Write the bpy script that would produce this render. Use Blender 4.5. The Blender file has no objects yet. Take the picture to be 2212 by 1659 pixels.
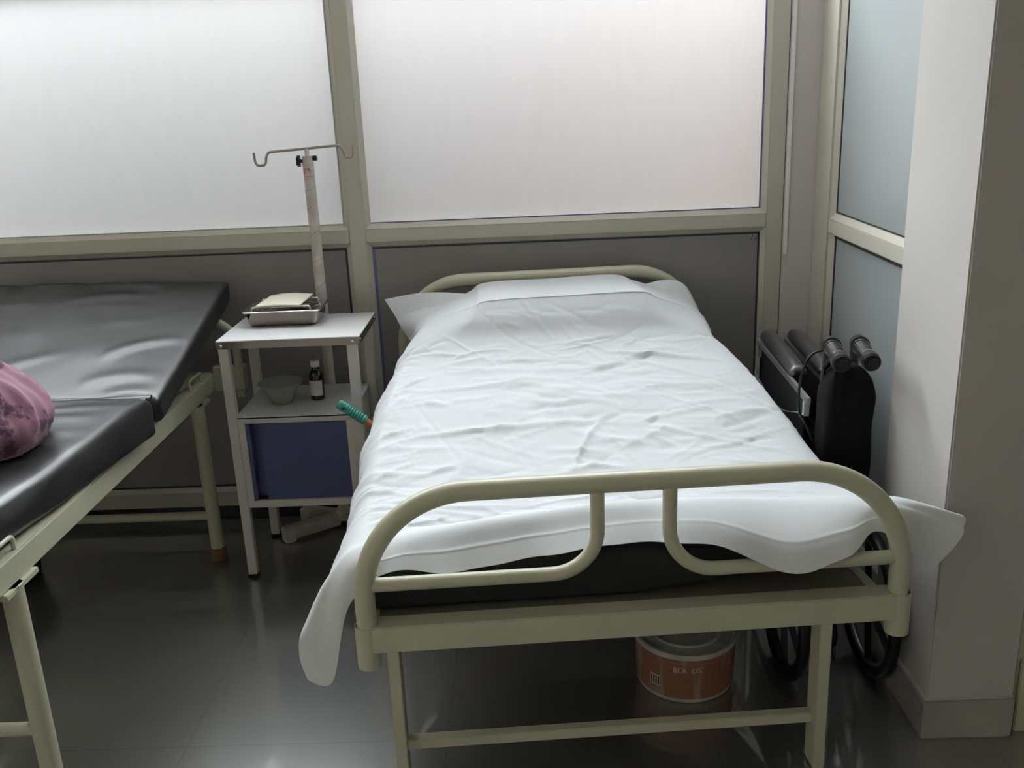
import bpy, bmesh, math, random
import numpy as np
from mathutils import Vector, Matrix, noise
random.seed(7); rng = np.random.default_rng(11)
sc = bpy.context.scene
COL = sc.collection
PI = math.pi

# ------------------------------------------------------------------ materials
def srgb(r, g, b):
    f = lambda c: (c/255/12.92) if c/255 <= .04045 else ((c/255+.055)/1.055)**2.4
    return (f(r), f(g), f(b), 1)
def mat(name, color, rough=.5, metal=0, spec=.5, coat=0, coat_r=.05, bump=None, var=None, trans=0, sheen=0, stretch=None):
    m = bpy.data.materials.new(name); m.use_nodes = True
    nt = m.node_tree; b = nt.nodes['Principled BSDF']
    col = tuple(color) + ((1,) if len(color) == 3 else ())
    b.inputs['Base Color'].default_value = col
    b.inputs['Roughness'].default_value = rough; b.inputs['Metallic'].default_value = metal
    b.inputs['Specular IOR Level'].default_value = spec
    b.inputs['Coat Weight'].default_value = coat; b.inputs['Coat Roughness'].default_value = coat_r
    b.inputs['Transmission Weight'].default_value = trans
    b.inputs['Sheen Weight'].default_value = sheen
    tc = nt.nodes.new('ShaderNodeTexCoord')
    src = tc.outputs['Object']
    if stretch:
        mp = nt.nodes.new('ShaderNodeMapping'); mp.inputs['Scale'].default_value = stretch
        nt.links.new(src, mp.inputs['Vector']); src = mp.outputs['Vector']
    if var:
        n = nt.nodes.new('ShaderNodeTexNoise'); n.inputs['Scale'].default_value = var[0]; n.inputs['Detail'].default_value = 5
        nt.links.new(src, n.inputs['Vector'])
        r = nt.nodes.new('ShaderNodeValToRGB')
        k = var[1]
        r.color_ramp.elements[0].position = .3; r.color_ramp.elements[1].position = .7
        r.color_ramp.elements[0].color = tuple(c*(1-k) for c in col[:3])+(1,)
        r.color_ramp.elements[1].color = tuple(min(1, c*(1+k)) for c in col[:3])+(1,)
        nt.links.new(n.outputs['Fac'], r.inputs['Fac']); nt.links.new(r.outputs['Color'], b.inputs['Base Color'])
    if bump:
        n = nt.nodes.new('ShaderNodeTexNoise'); n.inputs['Scale'].default_value = bump[0]; n.inputs['Detail'].default_value = 4
        nt.links.new(src, n.inputs['Vector'])
        bp = nt.nodes.new('ShaderNodeBump'); bp.inputs['Strength'].default_value = bump[1]; bp.inputs['Distance'].default_value = bump[2] if len(bump) > 2 else .002
        nt.links.new(n.outputs['Fac'], bp.inputs['Height']); nt.links.new(bp.outputs['Normal'], b.inputs['Normal'])
    return m
M = {}
M['cream'] = mat('cream enamel', (.46, .45, .335), .36, bump=(60, .12, .001), var=(5, .05))
M['alu'] = mat('powder coated section', (.46, .44, .37), .42, var=(3, .05))
M['panel'] = mat('grey laminate', (.225, .21, .205), .38, var=(2, .06), bump=(300, .05, .001))
M['panel_r'] = mat('blue grey laminate', (.28, .305, .31), .36, var=(2, .04))
M['gasket'] = mat('dark gasket', (.025, .024, .026), .6)
M['blue_film'] = mat('blue film edge', (.10, .10, .28), .5)
M['wall'] = mat('plaster', (.43, .405, .385), .8, bump=(40, .12, .002), var=(1.6, .05))
M['wall_pink'] = mat('plaster strip', (.56, .515, .50), .75, bump=(40, .1, .002), var=(2, .04))
M['wall_room'] = mat('room plaster', (.63, .60, .53), .85, bump=(30, .1, .002), var=(1.5, .03))
M['ceiling'] = mat('ceiling paint', (.78, .77, .75), .85, bump=(30, .1, .002))
M['skirt_tile'] = mat('skirting tile', (.30, .28, .255), .3, var=(6, .12))
M['black_skirt'] = mat('dark skirting', (.02, .02, .019), .45, var=(5, .2))
M['vinyl'] = mat('black vinyl', (.022, .022, .023), .34, spec=.68, bump=(220, .12, .001), var=(4, .12))
M['mattress'] = mat('black mattress cloth', (.012, .012, .013), .75, bump=(300, .2, .001))
M['steel'] = mat('stainless steel', (.90, .91, .915), .56, metal=1, bump=(40, .05, .0008), stretch=(1, 12, 1))
M['steel_bright'] = mat('polished steel', (.66, .64, .63), .07, metal=1)
M['white_paint'] = mat('off white enamel', (.62, .595, .56), .42, var=(7, .05))
M['shelf'] = mat('grey white enamel', (.55, .55, .54), .3, var=(7, .05))
M['blue'] = mat('blue enamel', (.062, .075, .19), .38, var=(5, .08))
M['rust'] = mat('brown rubber', (.16, .085, .035), .7, var=(25, .3))
M['rubber'] = mat('black rubber', (.007, .007, .0075), .42, spec=.35)
M['black_plastic'] = mat('black plastic', (.010, .010, .011), .34, spec=.4)
M['steel_body'] = mat('tray steel with dark reflection', (.26, .225, .215), .08, metal=1)  # tray steel with the dark room reflection put into its colour
M['steel_edge'] = mat('folded steel edge', (.46, .41, .39), .16, metal=1)
M['deck'] = mat('olive deck with shade', (.17, .16, .12), .5, var=(4, .1))  # deck colour darkened for the shade under the mattress and sheet
M['pad'] = mat('black padded vinyl', (.010, .010, .011), .36, spec=1.0, coat=.6, coat_r=.36)
M['dark_plastic'] = mat('charcoal plastic panel', (.016, .016, .018), .55, spec=.3, bump=(200, .1, .001))
M['black_cloth'] = mat('black nylon', (.005, .005, .0055), .85, spec=.18, bump=(120, .25, .002))
M['grey_metal'] = mat('grey metal', (.40, .40, .41), .35, metal=.8)
M['chrome'] = mat('chrome', (.75, .75, .76), .12, metal=1)
M['grey_plastic'] = mat('light grey plastic', (.45, .46, .47), .45)
M['pole'] = mat('dirty white tape', (.50, .46, .42), .6, bump=(50, .3, .002), var=(30, .16))
M['hook'] = mat('brownish steel rod', (.36, .29, .27), .35, metal=.7)
M['card'] = mat('cream card', (.90, .87, .72), .6)
M['amber'] = mat('dark amber glass', (.012, .006, .004), .12, coat=.5)
M['label'] = mat('paper label', (.60, .55, .52), .7)
M['cap'] = mat('white cap', (.70, .67, .65), .45)
M['teal'] = mat('teal plastic', (.045, .28, .24), .35, var=(20, .1))
M['orange_stick'] = mat('orange varnished stick', (.50, .20, .05), .35, var=(12, .15))
M['bristle'] = mat('brown bristle', (.15, .10, .06), .8)
M['tub'] = mat('dark brown plastic', (.035, .020, .016), .5)
M['ink'] = mat('black ink', (.01, .01, .012), .6)
M['ink_pale'] = mat('faded white print', (.62, .54, .48), .7)
M['ink_grey'] = mat('faded grey print', (.30, .26, .25), .7)
M['red_ink'] = mat('red ink', (.50, .13, .13), .6)
M['sticker'] = mat('pinkish sticker', (.58, .46, .43), .5)
M['bucket'] = mat('white bucket plastic', (.42, .42, .39), .5, var=(14, .18))
M['street'] = mat('street concrete', (.35, .34, .33), .9, var=(1, .1))

def bowl_mat():
    m = bpy.data.materials.new('milky translucent plastic'); m.use_nodes = True
    nt = m.node_tree; nt.nodes.clear()
    o = nt.nodes.new('ShaderNodeOutputMaterial'); mx = nt.nodes.new('ShaderNodeMixShader'); mx2 = nt.nodes.new('ShaderNodeMixShader')
    d = nt.nodes.new('ShaderNodeBsdfPrincipled'); d.inputs['Base Color'].default_value = (.55, .55, .5, 1); d.inputs['Roughness'].default_value = .25
    t = nt.nodes.new('ShaderNodeBsdfTranslucent'); t.inputs['Color'].default_value = (.6, .6, .55, 1)
    tr = nt.nodes.new('ShaderNodeBsdfTransparent')
    mx.inputs[0].default_value = .45; mx2.inputs[0].default_value = .38
    nt.links.new(d.outputs[0], mx.inputs[1]); nt.links.new(t.outputs[0], mx.inputs[2])
    nt.links.new(mx.outputs[0], mx2.inputs[1]); nt.links.new(tr.outputs[0], mx2.inputs[2]); nt.links.new(mx2.outputs[0], o.inputs[0])
    return m
M['bowl'] = bowl_mat()

def sheet_mat():
    m = mat('white cotton sheet', (.83, .86, .89), .85, bump=(700, .12, .0006), sheen=.1)
    nt = m.node_tree; b = nt.nodes['Principled BSDF']; o = nt.nodes['Material Output']
    t = nt.nodes.new('ShaderNodeBsdfTranslucent'); t.inputs['Color'].default_value = (.80, .79, .78, 1)
    mx = nt.nodes.new('ShaderNodeMixShader'); mx.inputs[0].default_value = .24
    nt.links.new(b.outputs[0], mx.inputs[1]); nt.links.new(t.outputs[0], mx.inputs[2]); nt.links.new(mx.outputs[0], o.inputs[0])
    return m
M['sheet'] = sheet_mat()

def frosted(name, color, rough=.5):
    m = bpy.data.materials.new(name); m.use_nodes = True
    nt = m.node_tree; nt.nodes.clear()
    o = nt.nodes.new('ShaderNodeOutputMaterial'); t = nt.nodes.new('ShaderNodeBsdfTranslucent')
    d = nt.nodes.new('ShaderNodeBsdfPrincipled'); d.inputs['Base Color'].default_value = (.45, .45, .45, 1); d.inputs['Roughness'].default_value = .35
    mx = nt.nodes.new('ShaderNodeMixShader'); mx.inputs[0].default_value = .06
    tc = nt.nodes.new('ShaderNodeTexCoord'); mp = nt.nodes.new('ShaderNodeMapping'); mp.inputs['Scale'].default_value = (26, 26, 9)
    n = nt.nodes.new('ShaderNodeTexNoise'); n.inputs['Scale'].default_value = 1; n.inputs['Detail'].default_value = 6; n.inputs['Roughness'].default_value = .65
    r = nt.nodes.new('ShaderNodeValToRGB'); r.color_ramp.elements[0].position = .25; r.color_ramp.elements[1].position = .75
    r.color_ramp.elements[0].color = tuple(c*.972 for c in color)+(1,); r.color_ramp.elements[1].color = tuple(min(1, c*1.02) for c in color)+(1,)
    nt.links.new(tc.outputs['Object'], mp.inputs['Vector']); nt.links.new(mp.outputs['Vector'], n.inputs['Vector'])
    nt.links.new(n.outputs['Fac'], r.inputs['Fac']); nt.links.new(r.outputs['Color'], t.inputs['Color'])
    nt.links.new(t.outputs[0], mx.inputs[1]); nt.links.new(d.outputs[0], mx.inputs[2]); nt.links.new(mx.outputs[0], o.inputs[0])
    return m
M['frost'] = frosted('frosted window film', (.685, .67, .665))
M['frost_fill'] = frosted('frosted fill window film', (.33, .31, .285))
M['frost_r'] = mat('frosted partition pane', (.28, .305, .31), .30, var=(3, .03))

TX, XA, YA = .6873, -.9372, 2.0774
def floor_mat():
    m = mat('polished floor tile', (.2, .19, .17), .30, spec=1.0, coat=1.0, coat_r=.03)
    nt = m.node_tree; b = nt.nodes['Principled BSDF']; L = nt.links.new
    b.inputs['Coat IOR'].default_value = 2.2; b.inputs['IOR'].default_value = 2.0
    tc = nt.nodes.new('ShaderNodeTexCoord')
    sub = nt.nodes.new('ShaderNodeVectorMath'); sub.operation = 'SUBTRACT'; sub.inputs[1].default_value = (XA, YA, 0)
    div = nt.nodes.new('ShaderNodeVectorMath'); div.operation = 'SCALE'; div.inputs['Scale'].default_value = 1/TX
    L(tc.outputs['Object'], sub.inputs[0]); L(sub.outputs[0], div.inputs[0])
    fr = nt.nodes.new('ShaderNodeVectorMath'); fr.operation = 'FRACTION'; L(div.outputs[0], fr.inputs[0])
    fl = nt.nodes.new('ShaderNodeVectorMath'); fl.operation = 'FLOOR'; L(div.outputs[0], fl.inputs[0])
    sp = nt.nodes.new('ShaderNodeSeparateXYZ'); L(fr.outputs[0], sp.inputs[0])
    def edge(out):
        a = nt.nodes.new('ShaderNodeMath'); a.operation = 'SUBTRACT'; L(out, a.inputs[0]); a.inputs[1].default_value = .5
        c = nt.nodes.new('ShaderNodeMath'); c.operation = 'ABSOLUTE'; L(a.outputs[0], c.inputs[0])
        g = nt.nodes.new('ShaderNodeMath'); g.operation = 'GREATER_THAN'; L(c.outputs[0], g.inputs[0]); g.inputs[1].default_value = .5-.0021
        return g.outputs[0]
    mx = nt.nodes.new('ShaderNodeMath'); mx.operation = 'MAXIMUM'; L(edge(sp.outputs['X']), mx.inputs[0]); L(edge(sp.outputs['Y']), mx.inputs[1])
    n1 = nt.nodes.new('ShaderNodeTexNoise'); n1.inputs['Scale'].default_value = 3; n1.inputs['Detail'].default_value = 6; L(tc.outputs['Object'], n1.inputs['Vector'])
    r = nt.nodes.new('ShaderNodeValToRGB'); r.color_ramp.elements[0].position = .3; r.color_ramp.elements[1].position = .72
    r.color_ramp.elements[0].color = (.085, .083, .074, 1); r.color_ramp.elements[1].color = (.11, .106, .095, 1)
    L(n1.outputs['Fac'], r.inputs['Fac'])
    wn = nt.nodes.new('ShaderNodeTexWhiteNoise'); L(fl.outputs[0], wn.inputs['Vector'])
    mc = nt.nodes.new('ShaderNodeMix'); mc.data_type = 'RGBA'; L(mx.outputs[0], mc.inputs['Factor'])
    L(r.outputs['Color'], mc.inputs[6]); mc.inputs[7].default_value = (.03, .028, .025, 1)
    # scuffs
    n2 = nt.nodes.new('ShaderNodeTexNoise'); n2.inputs['Scale'].default_value = 9; n2.inputs['Detail'].default_value = 8; L(tc.outputs['Object'], n2.inputs['Vector'])
    r2 = nt.nodes.new('ShaderNodeValToRGB'); r2.color_ramp.elements[0].position = .70; r2.color_ramp.elements[1].position = .76
    r2.color_ramp.elements[0].color = (0, 0, 0, 1); r2.color_ramp.elements[1].color = (.5, .5, .5, 1); L(n2.outputs['Fac'], r2.inputs['Fac'])
    ms = nt.nodes.new('ShaderNodeMix'); ms.data_type = 'RGBA'; L(r2.outputs['Color'], ms.inputs['Factor']); L(mc.outputs[2], ms.inputs[6]); ms.inputs[7].default_value = (.08, .075, .07, 1)
    L(ms.outputs[2], b.inputs['Base Color'])
    # tiles are laid very slightly out of level
    s5 = nt.nodes.new('ShaderNodeVectorMath'); s5.operation = 'SUBTRACT'; L(wn.outputs['Color'], s5.inputs[0]); s5.inputs[1].default_value = (.5, .5, .5)
    sc5 = nt.nodes.new('ShaderNodeVectorMath'); sc5.operation = 'SCALE'; L(s5.outputs[0], sc5.inputs[0]); sc5.inputs['Scale'].default_value = .012
    ge = nt.nodes.new('ShaderNodeNewGeometry')
    ad = nt.nodes.new('ShaderNodeVectorMath'); ad.operation = 'ADD'; L(ge.outputs['Normal'], ad.inputs[0]); L(sc5.outputs[0], ad.inputs[1])
    no = nt.nodes.new('ShaderNodeVectorMath'); no.operation = 'NORMALIZE'; L(ad.outputs[0], no.inputs[0])
    L(no.outputs[0], b.inputs['Normal']); L(no.outputs[0], b.inputs['Coat Normal'])
    return m
M['floor'] = floor_mat()

def bag_mat():
    m = mat('pink printed cotton', (.22, .098, .14), .9, bump=(400, .2, .001), sheen=.2)
    nt = m.node_tree; b = nt.nodes['Principled BSDF']; L = nt.links.new
    tc = nt.nodes.new('ShaderNodeTexCoord')
    n = nt.nodes.new('ShaderNodeTexNoise'); n.inputs['Scale'].default_value = 6; n.inputs['Detail'].default_value = 7; n.inputs['Roughness'].default_value = .6
    r = nt.nodes.new('ShaderNodeValToRGB'); r.color_ramp.elements[0].position = .535; r.color_ramp.elements[1].position = .56
    r.color_ramp.elements[0].color = (.22, .098, .14, 1); r.color_ramp.elements[1].color = (.065, .018, .05, 1)
    L(tc.outputs['Object'], n.inputs['Vector']); L(n.outputs['Fac'], r.inputs['Fac']); L(r.outputs['Color'], b.inputs['Base Color'])
    return m
M['bag'] = bag_mat()

def pail_label_mat():
    m = mat('orange pail label', (.27, .115, .065), .5)
    nt = m.node_tree; b = nt.nodes['Principled BSDF']; L = nt.links.new
    tc = nt.nodes.new('ShaderNodeTexCoord'); mp = nt.nodes.new('ShaderNodeMapping'); mp.inputs['Scale'].default_value = (30, 30, 4)
    n = nt.nodes.new('ShaderNodeTexNoise'); n.inputs['Scale'].default_value = 1; n.inputs['Detail'].default_value = 6
    r = nt.nodes.new('ShaderNodeValToRGB'); r.color_ramp.elements[0].position = .54; r.color_ramp.elements[1].position = .64
    r.color_ramp.elements[0].color = (.27, .115, .065, 1); r.color_ramp.elements[1].color = (.34, .25, .20, 1)
    L(tc.outputs['Object'], mp.inputs['Vector']); L(mp.outputs['Vector'], n.inputs['Vector']); L(n.outputs['Fac'], r.inputs['Fac']); L(r.outputs['Color'], b.inputs['Base Color'])
    return m
M['pail_label'] = pail_label_mat()

def outside_wall_mat():
    m = mat('neighbour plaster', (.5, .48, .47), .9)
    nt = m.node_tree; b = nt.nodes['Principled BSDF']; L = nt.links.new
    tc = nt.nodes.new('ShaderNodeTexCoord'); sp = nt.nodes.new('ShaderNodeSeparateXYZ'); L(tc.outputs['Object'], sp.inputs[0])
    r = nt.nodes.new('ShaderNodeMapRange'); L(sp.outputs['X'], r.inputs['Value']); r.inputs['From Min'].default_value = -.5; r.inputs['From Max'].default_value = -.4
    mc = nt.nodes.new('ShaderNodeMix'); mc.data_type = 'RGBA'; L(r.outputs['Result'], mc.inputs['Factor'])
    mc.inputs[6].default_value = (.11, .11, .11, 1); mc.inputs[7].default_value = (.148, .112, .092, 1)
    L(mc.outputs[2], b.inputs['Base Color'])
    return m
M['outside'] = outside_wall_mat()

# ------------------------------------------------------------------ mesh helpers
def fillet(pts, rad, seg=8):
    """round the inner corners of a polyline"""
    P = [Vector(p) for p in pts]; out = [P[0]]
    for i in range(1, len(P)-1):
        a, b, c = P[i-1], P[i], P[i+1]
        r = rad[i-1] if isinstance(rad, (list, tuple)) else rad
        u = (a-b).normalized(); v = (c-b).normalized()
        ang = u.angle(v)
        if r <= 0 or ang > PI-.01: out.append(b); continue
        t = min(r/math.tan(ang/2), (a-b).length*.49 if i > 1 else (a-b).length*.98, (c-b).length*.49 if i < len(P)-2 else (c-b).length*.98)
        r2 = t*math.tan(ang/2)
        cen = b+(u+v).normalized()*(r2/math.sin(ang/2))
        s = b+u*t-cen; e = b+v*t-cen
        n = s.cross(e).normalized(); tot = s.angle(e)
        for k in range(seg+1):
            out.append(cen+Matrix.Rotation(tot*k/seg, 3, n)@s)
    out.append(P[-1]); return out

class MB:
    def __init__(s): s.v = []; s.f = []
    def add(s, V, F):
        o = len(s.v); s.v += [tuple(x) for x in V]; s.f += [tuple(i+o for i in f) for f in F]; return s
    def box(s, a, b):
        x0, y0, z0 = a; x1, y1, z1 = b
        return s.add([(x0,y0,z0),(x1,y0,z0),(x1,y1,z0),(x0,y1,z0),(x0,y0,z1),(x1,y0,z1),(x1,y1,z1),(x0,y1,z1)],
                     [(0,3,2,1),(4,5,6,7),(0,1,5,4),(1,2,6,5),(2,3,7,6),(3,0,4,7)])
    def hexa(s, P):   # 8 corner points ordered like box
        return s.add(P, [(0,3,2,1),(4,5,6,7),(0,1,5,4),(1,2,6,5),(2,3,7,6),(3,0,4,7)])
    def bar(s, a, b, w, h, up=(0,0,1)):   # rectangular bar from a to b
        a = Vector(a); b = Vector(b); d = (b-a).normalized(); u = Vector(up)
        x = d.cross(u).normalized(); z = x.cross(d).normalized()
        P = []
        for zz in (-h/2, h/2):
            P += [a-x*w/2+z*zz, a+x*w/2+z*zz, b+x*w/2+z*zz, b-x*w/2+z*zz]
        return s.hexa(P)
    def tube(s, pts, r, n=14, cap=True, closed=False):
        P = [Vector(p) for p in pts]; N = len(P)
        rr = r if isinstance(r, (list, tuple)) else [r]*N
        T = []
        for i in range(N):
            a = P[(i-1) % N] if (closed or i > 0) else P[i]; b = P[(i+1) % N] if (closed or i < N-1) else P[i]
            T.append((b-a).normalized())
        x = T[0].orthogonal().normalized(); V = []; F = []
        for i in range(N):
            x = (x-T[i]*x.dot(T[i])).normalized(); y = T[i].cross(x)
            for k in range(n):
                a = 2*PI*k/n; V.append(P[i]+(x*math.cos(a)+y*math.sin(a))*rr[i])
        for i in range(N if closed else N-1):
            j = (i+1) % N
            for k in range(n):
                F.append((i*n+k, i*n+(k+1) % n, j*n+(k+1) % n, j*n+k))
        if cap and not closed:
            F.append(tuple(range(n-1, -1, -1))); F.append(tuple((N-1)*n+k for k in range(n)))
        return s.add(V, F)
    def lathe(s, prof, c=(0,0,0), n=32, axis='z', squash=(1,1)):
        V = []; F = []; m = len(prof)
        for r, z in prof:
            for k in range(n):
                a = 2*PI*k/n; q = (r*math.cos(a)*squash[0], r*math.sin(a)*squash[1], z)
                if axis == 'x': q = (q[2], q[0], q[1])
                if axis == 'y': q = (q[0], q[2], q[1])
                V.append((c[0]+q[0], c[1]+q[1], c[2]+q[2]))
        for i in range(m-1):
            for k in range(n): F.append((i*n+k, i*n+(k+1) % n, (i+1)*n+(k+1) % n, (i+1)*n+k))
        if prof[0][0] > 1e-6: F.append(tuple(range(n-1, -1, -1)))
        if prof[-1][0] > 1e-6: F.append(tuple((m-1)*n+k for k in range(n)))
        return s.add(V, F)
    def grid(s, A):
        n, m = A.shape[:2]
        V = A.reshape(-1, 3).tolist()
        F = [(i*m+j, i*m+j+1, (i+1)*m+j+1, (i+1)*m+j) for i in range(n-1) for j in range(m-1)]
        return s.add(V, F)
    def rbox(s, hx, hy, hz, r, step=.03, warp=None, c=(0,0,0)):
        """rounded block; warp maps a point of the block (in -1..1 per axis) to space"""
        def line(h):
            e = [-h, -h+.35*r, -h+.7*r, -h+r]; k = max(1, int((2*h-2*r)/step))
            return e+[(-h+r)+(2*h-2*r)*i/k for i in range(1, k)]+[h-r, h-.7*r, h-.35*r, h]
        ax = [line(hx), line(hy), line(hz)]; H = (hx, hy, hz); idx = {}
        V = []; F = []
        def vid(i, j, k):
            if (i, j, k) in idx: return idx[(i, j, k)]
            p = np.array([ax[0][i], ax[1][j], ax[2][k]]); h = np.array(H)-r
            q = np.clip(p, -h, h); d = p-q; L = np.linalg.norm(d)
            if L > 1e-9: p = q+d/L*r
            if warp: w = warp(p/np.array(H))
            else: w = p+np.array(c)
            idx[(i, j, k)] = len(V); V.append(tuple(w)); return idx[(i, j, k)]
        n = [len(a) for a in ax]
        for i in range(n[0]-1):
            for j in range(n[1]-1):
                F.append((vid(i,j,0), vid(i,j+1,0), vid(i+1,j+1,0), vid(i+1,j,0)))
                k = n[2]-1; F.append((vid(i,j,k), vid(i+1,j,k), vid(i+1,j+1,k), vid(i,j+1,k)))
        for i in range(n[0]-1):
            for k in range(n[2]-1):
                F.append((vid(i,0,k), vid(i+1,0,k), vid(i+1,0,k+1), vid(i,0,k+1)))
                j = n[1]-1; F.append((vid(i,j,k), vid(i,j,k+1), vid(i+1,j,k+1), vid(i+1,j,k)))
        for j in range(n[1]-1):
            for k in range(n[2]-1):
                F.append((vid(0,j,k), vid(0,j,k+1), vid(0,j+1,k+1), vid(0,j+1,k)))
                i = n[0]-1; F.append((vid(i,j,k), vid(i,j+1,k), vid(i,j+1,k+1), vid(i,j,k+1)))
        return s.add(V, F)
    def build(s, name, material, parent=None, bevel=0, seg=2, smooth=True, angle=38, local=False, solid=0, label=None, mods=None):
        me = bpy.data.meshes.new(name)
        V = s.v
        if parent is not None and not local:
            root = parent
            while root.parent: root = root.parent
            inv = root.matrix_basis.inverted(); V = [inv@Vector(v) for v in V]
        me.from_pydata([tuple(v) for v in V], [], s.f); me.update()
        bm = bmesh.new(); bm.from_mesh(me)
        bmesh.ops.recalc_face_normals(bm, faces=bm.faces)
        if bevel:
            ed = [e for e in bm.edges if len(e.link_faces) == 2 and e.calc_face_angle(0) > .5]
            bmesh.ops.bevel(bm, geom=ed, offset=bevel, segments=seg, affect='EDGES', clamp_overlap=True)
        if smooth:
            for f in bm.faces: f.smooth = True
        bm.to_mesh(me); bm.free()
        if smooth: me.set_sharp_from_angle(angle=math.radians(angle))
        o = bpy.data.objects.new(name, me); COL.objects.link(o)
        me.materials.append(M[material] if isinstance(material, str) else material)
        if parent is not None: o.parent = parent
        if solid:
            md = o.modifiers.new('thickness', 'SOLIDIFY'); md.thickness = solid; md.offset = -1
        if label: o['label'] = label
        return o

def tag(o, label, cat, group=None, kind=None):
    if label: o['label'] = label
    if cat: o['category'] = cat
    if group: o['group'] = group
    if kind: o['kind'] = kind
    return o
def thing(name, label, cat, loc, rotz=0, group=None):
    o = bpy.data.objects.new(name, None); COL.objects.link(o)
    o.location = loc; o.rotation_euler = (0, 0, rotz); o.empty_display_size = .05
    o.matrix_basis = Matrix.Translation(loc)@Matrix.Rotation(rotz, 4, 'Z')
    return tag(o, label, cat, group)
def struct(mb, name, material, parent=None, **k):
    o = mb.build(name, material, parent, **k)
    if parent is None: o['kind'] = 'structure'
    return o
def sempty(name, loc):
    o = bpy.data.objects.new(name, None); COL.objects.link(o); o.matrix_basis = Matrix.Translation(loc); o['kind'] = 'structure'; o.empty_display_size = .05
    return o
def text_mb(body, size, extr=.0004):
    cu = bpy.data.curves.new('lettering', 'FONT'); cu.body = body; cu.size = size; cu.extrude = extr; cu.align_x = 'CENTER'; cu.align_y = 'CENTER'
    o = bpy.data.objects.new('lettering', cu); COL.objects.link(o)
    dg = bpy.context.evaluated_depsgraph_get(); me = bpy.data.meshes.new_from_object(o.evaluated_get(dg))
    V = [tuple(v.co) for v in me.vertices]; F = [tuple(p.vertices) for p in me.polygons]
    COL.objects.unlink(o); bpy.data.objects.remove(o); bpy.data.meshes.remove(me); bpy.data.curves.remove(cu)
    return V, F
def catmull(A, n):
    """A: (k, ..., 3) control rows -> n rows"""
    k = A.shape[0]; t = np.linspace(0, k-1, n); i = np.clip(t.astype(int), 0, k-2); u = (t-i)
    u = u.reshape((-1,)+(1,)*(A.ndim-1))
    g = lambda j: A[np.clip(j, 0, k-1)]
    p0, p1, p2, p3 = g(i-1), g(i), g(i+1), g(i+2)
    return .5*((2*p1)+(-p0+p2)*u+(2*p0-5*p1+4*p2-p3)*u**2+(-p0+3*p1-3*p2+p3)*u**3)
def grid_normals(A):
    du = np.gradient(A, axis=0); dv = np.gradient(A, axis=1); n = np.cross(dv, du)
    return n/np.maximum(np.linalg.norm(n, axis=2, keepdims=True), 1e-9)
def crease(X, Y, x0, y0, x1, y1, w, amp, bend=0, sharp=False):
    """a soft ridge along the segment (x0,y0)-(x1,y1)"""
    dx, dy = x1-x0, y1-y0; L = math.hypot(dx, dy)
    t = ((X-x0)*dx+(Y-y0)*dy)/L/L
    d = ((X-x0)*(-dy)+(Y-y0)*dx)/L - bend*(1-(2*t-1)**2)
    fall = np.clip(1-(2*t-1)**2, 0, 1)
    if sharp: return amp*fall/(1+(d/w)**2)**1.5
    return amp*fall*np.exp(-(d/w)**2)

# ------------------------------------------------------------------ the room
YB = 3.4839            # face of the window partition
XR = 1.06              # face of the right partition
ZC = 3.05
struct(MB().box((-2.75, -1.9, -.1), (2.5, 3.60, 0)), 'floor', 'floor', smooth=False)
struct(MB().box((-2.75, -1.9, ZC), (2.5, 3.60, ZC+.1)), 'ceiling', 'ceiling', smooth=False)
struct(MB().box((-2.75, -2.0, 0), (2.5, -1.9, ZC)), 'wall_rear', 'wall_room', smooth=False)
WY0, WY1, WZ0, WZ1 = -1.5, 1.0, .85, 2.35      # unseen frosted window, added in the left wall for fill light
struct(MB().box((-2.75, -1.9, 0), (-2.65, 3.60, WZ0)).box((-2.75, -1.9, WZ1), (-2.65, 3.60, ZC)).box((-2.75, -1.9, WZ0), (-2.65, WY0, WZ1)).box((-2.75, WY1, WZ0), (-2.65, 3.60, WZ1)), 'wall_left', 'wall_room', smooth=False)
w4 = sempty('window_4', (-2.7, (WY0+WY1)/2, WZ0))
MB().box((-2.705, WY0+.02, WZ0+.02), (-2.704, WY1-.02, WZ1-.02)).build('pane', 'frost_fill', w4, smooth=False)
MB().box((-2.74, WY0, WZ0), (-2.66, WY1, WZ0+.05)).box((-2.74, WY0, WZ1-.05), (-2.66, WY1, WZ1)).box((-2.74, WY0, WZ0), (-2.66, WY0+.05, WZ1)).box((-2.74, WY1-.05, WZ0), (-2.66, WY1, WZ1)).box((-2.74, -.28, WZ0), (-2.66, -.22, WZ1)).build('window_frame', 'alu', w4, bevel=.003)
struct(MB().box((2.4, -1.9, 0), (2.5, 2.2, ZC)), 'wall_side', 'wall_room', smooth=False)

# window partition along the back: lower laminate panels, rails, stiles and frosted panes
PY = YB+.018
ZT = 2.03              # transom rail; the lights above it are clear and stand open
wb = struct(MB().box((-2.65, PY, .14), (.90, PY+.03, 1.12)).box((-2.65, YB+.05, 0), (1.2, YB+.11, .14)).box((-2.65, YB-.002, 2.86), (1.06, YB+.11, ZC)).box((.95, YB+.004, 0), (1.10, YB+.11, 2.9)), 'wall_back', 'panel', smooth=False)
wb.data.materials.append(M['wall_pink'])
def stile(m, x0, x1, z0, z1): m.box((x0, YB, z0), (x1, YB+.06, z1))
fr = MB()
stile(fr, -.648, -.588, .06, 2.86); stile(fr, .888, .948, .06, 2.86); stile(fr, -2.65, -2.58, .06, 2.86); stile(fr, -1.60, -1.545, .06, 1.10) if False else None
for x0, x1 in ((-2.58, -.648), (-.588, .888)):
    fr.box((x0, YB+.002, 1.102), (x1, YB+.06, 1.152)); fr.box((x0, YB+.002, .062), (x1, YB+.06, .125)); fr.box((x0, YB+.002, 2.80), (x1, YB+.06, 2.86)); fr.box((x0, YB+.002, ZT), (x1, YB+.06, ZT+.05))
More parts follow.
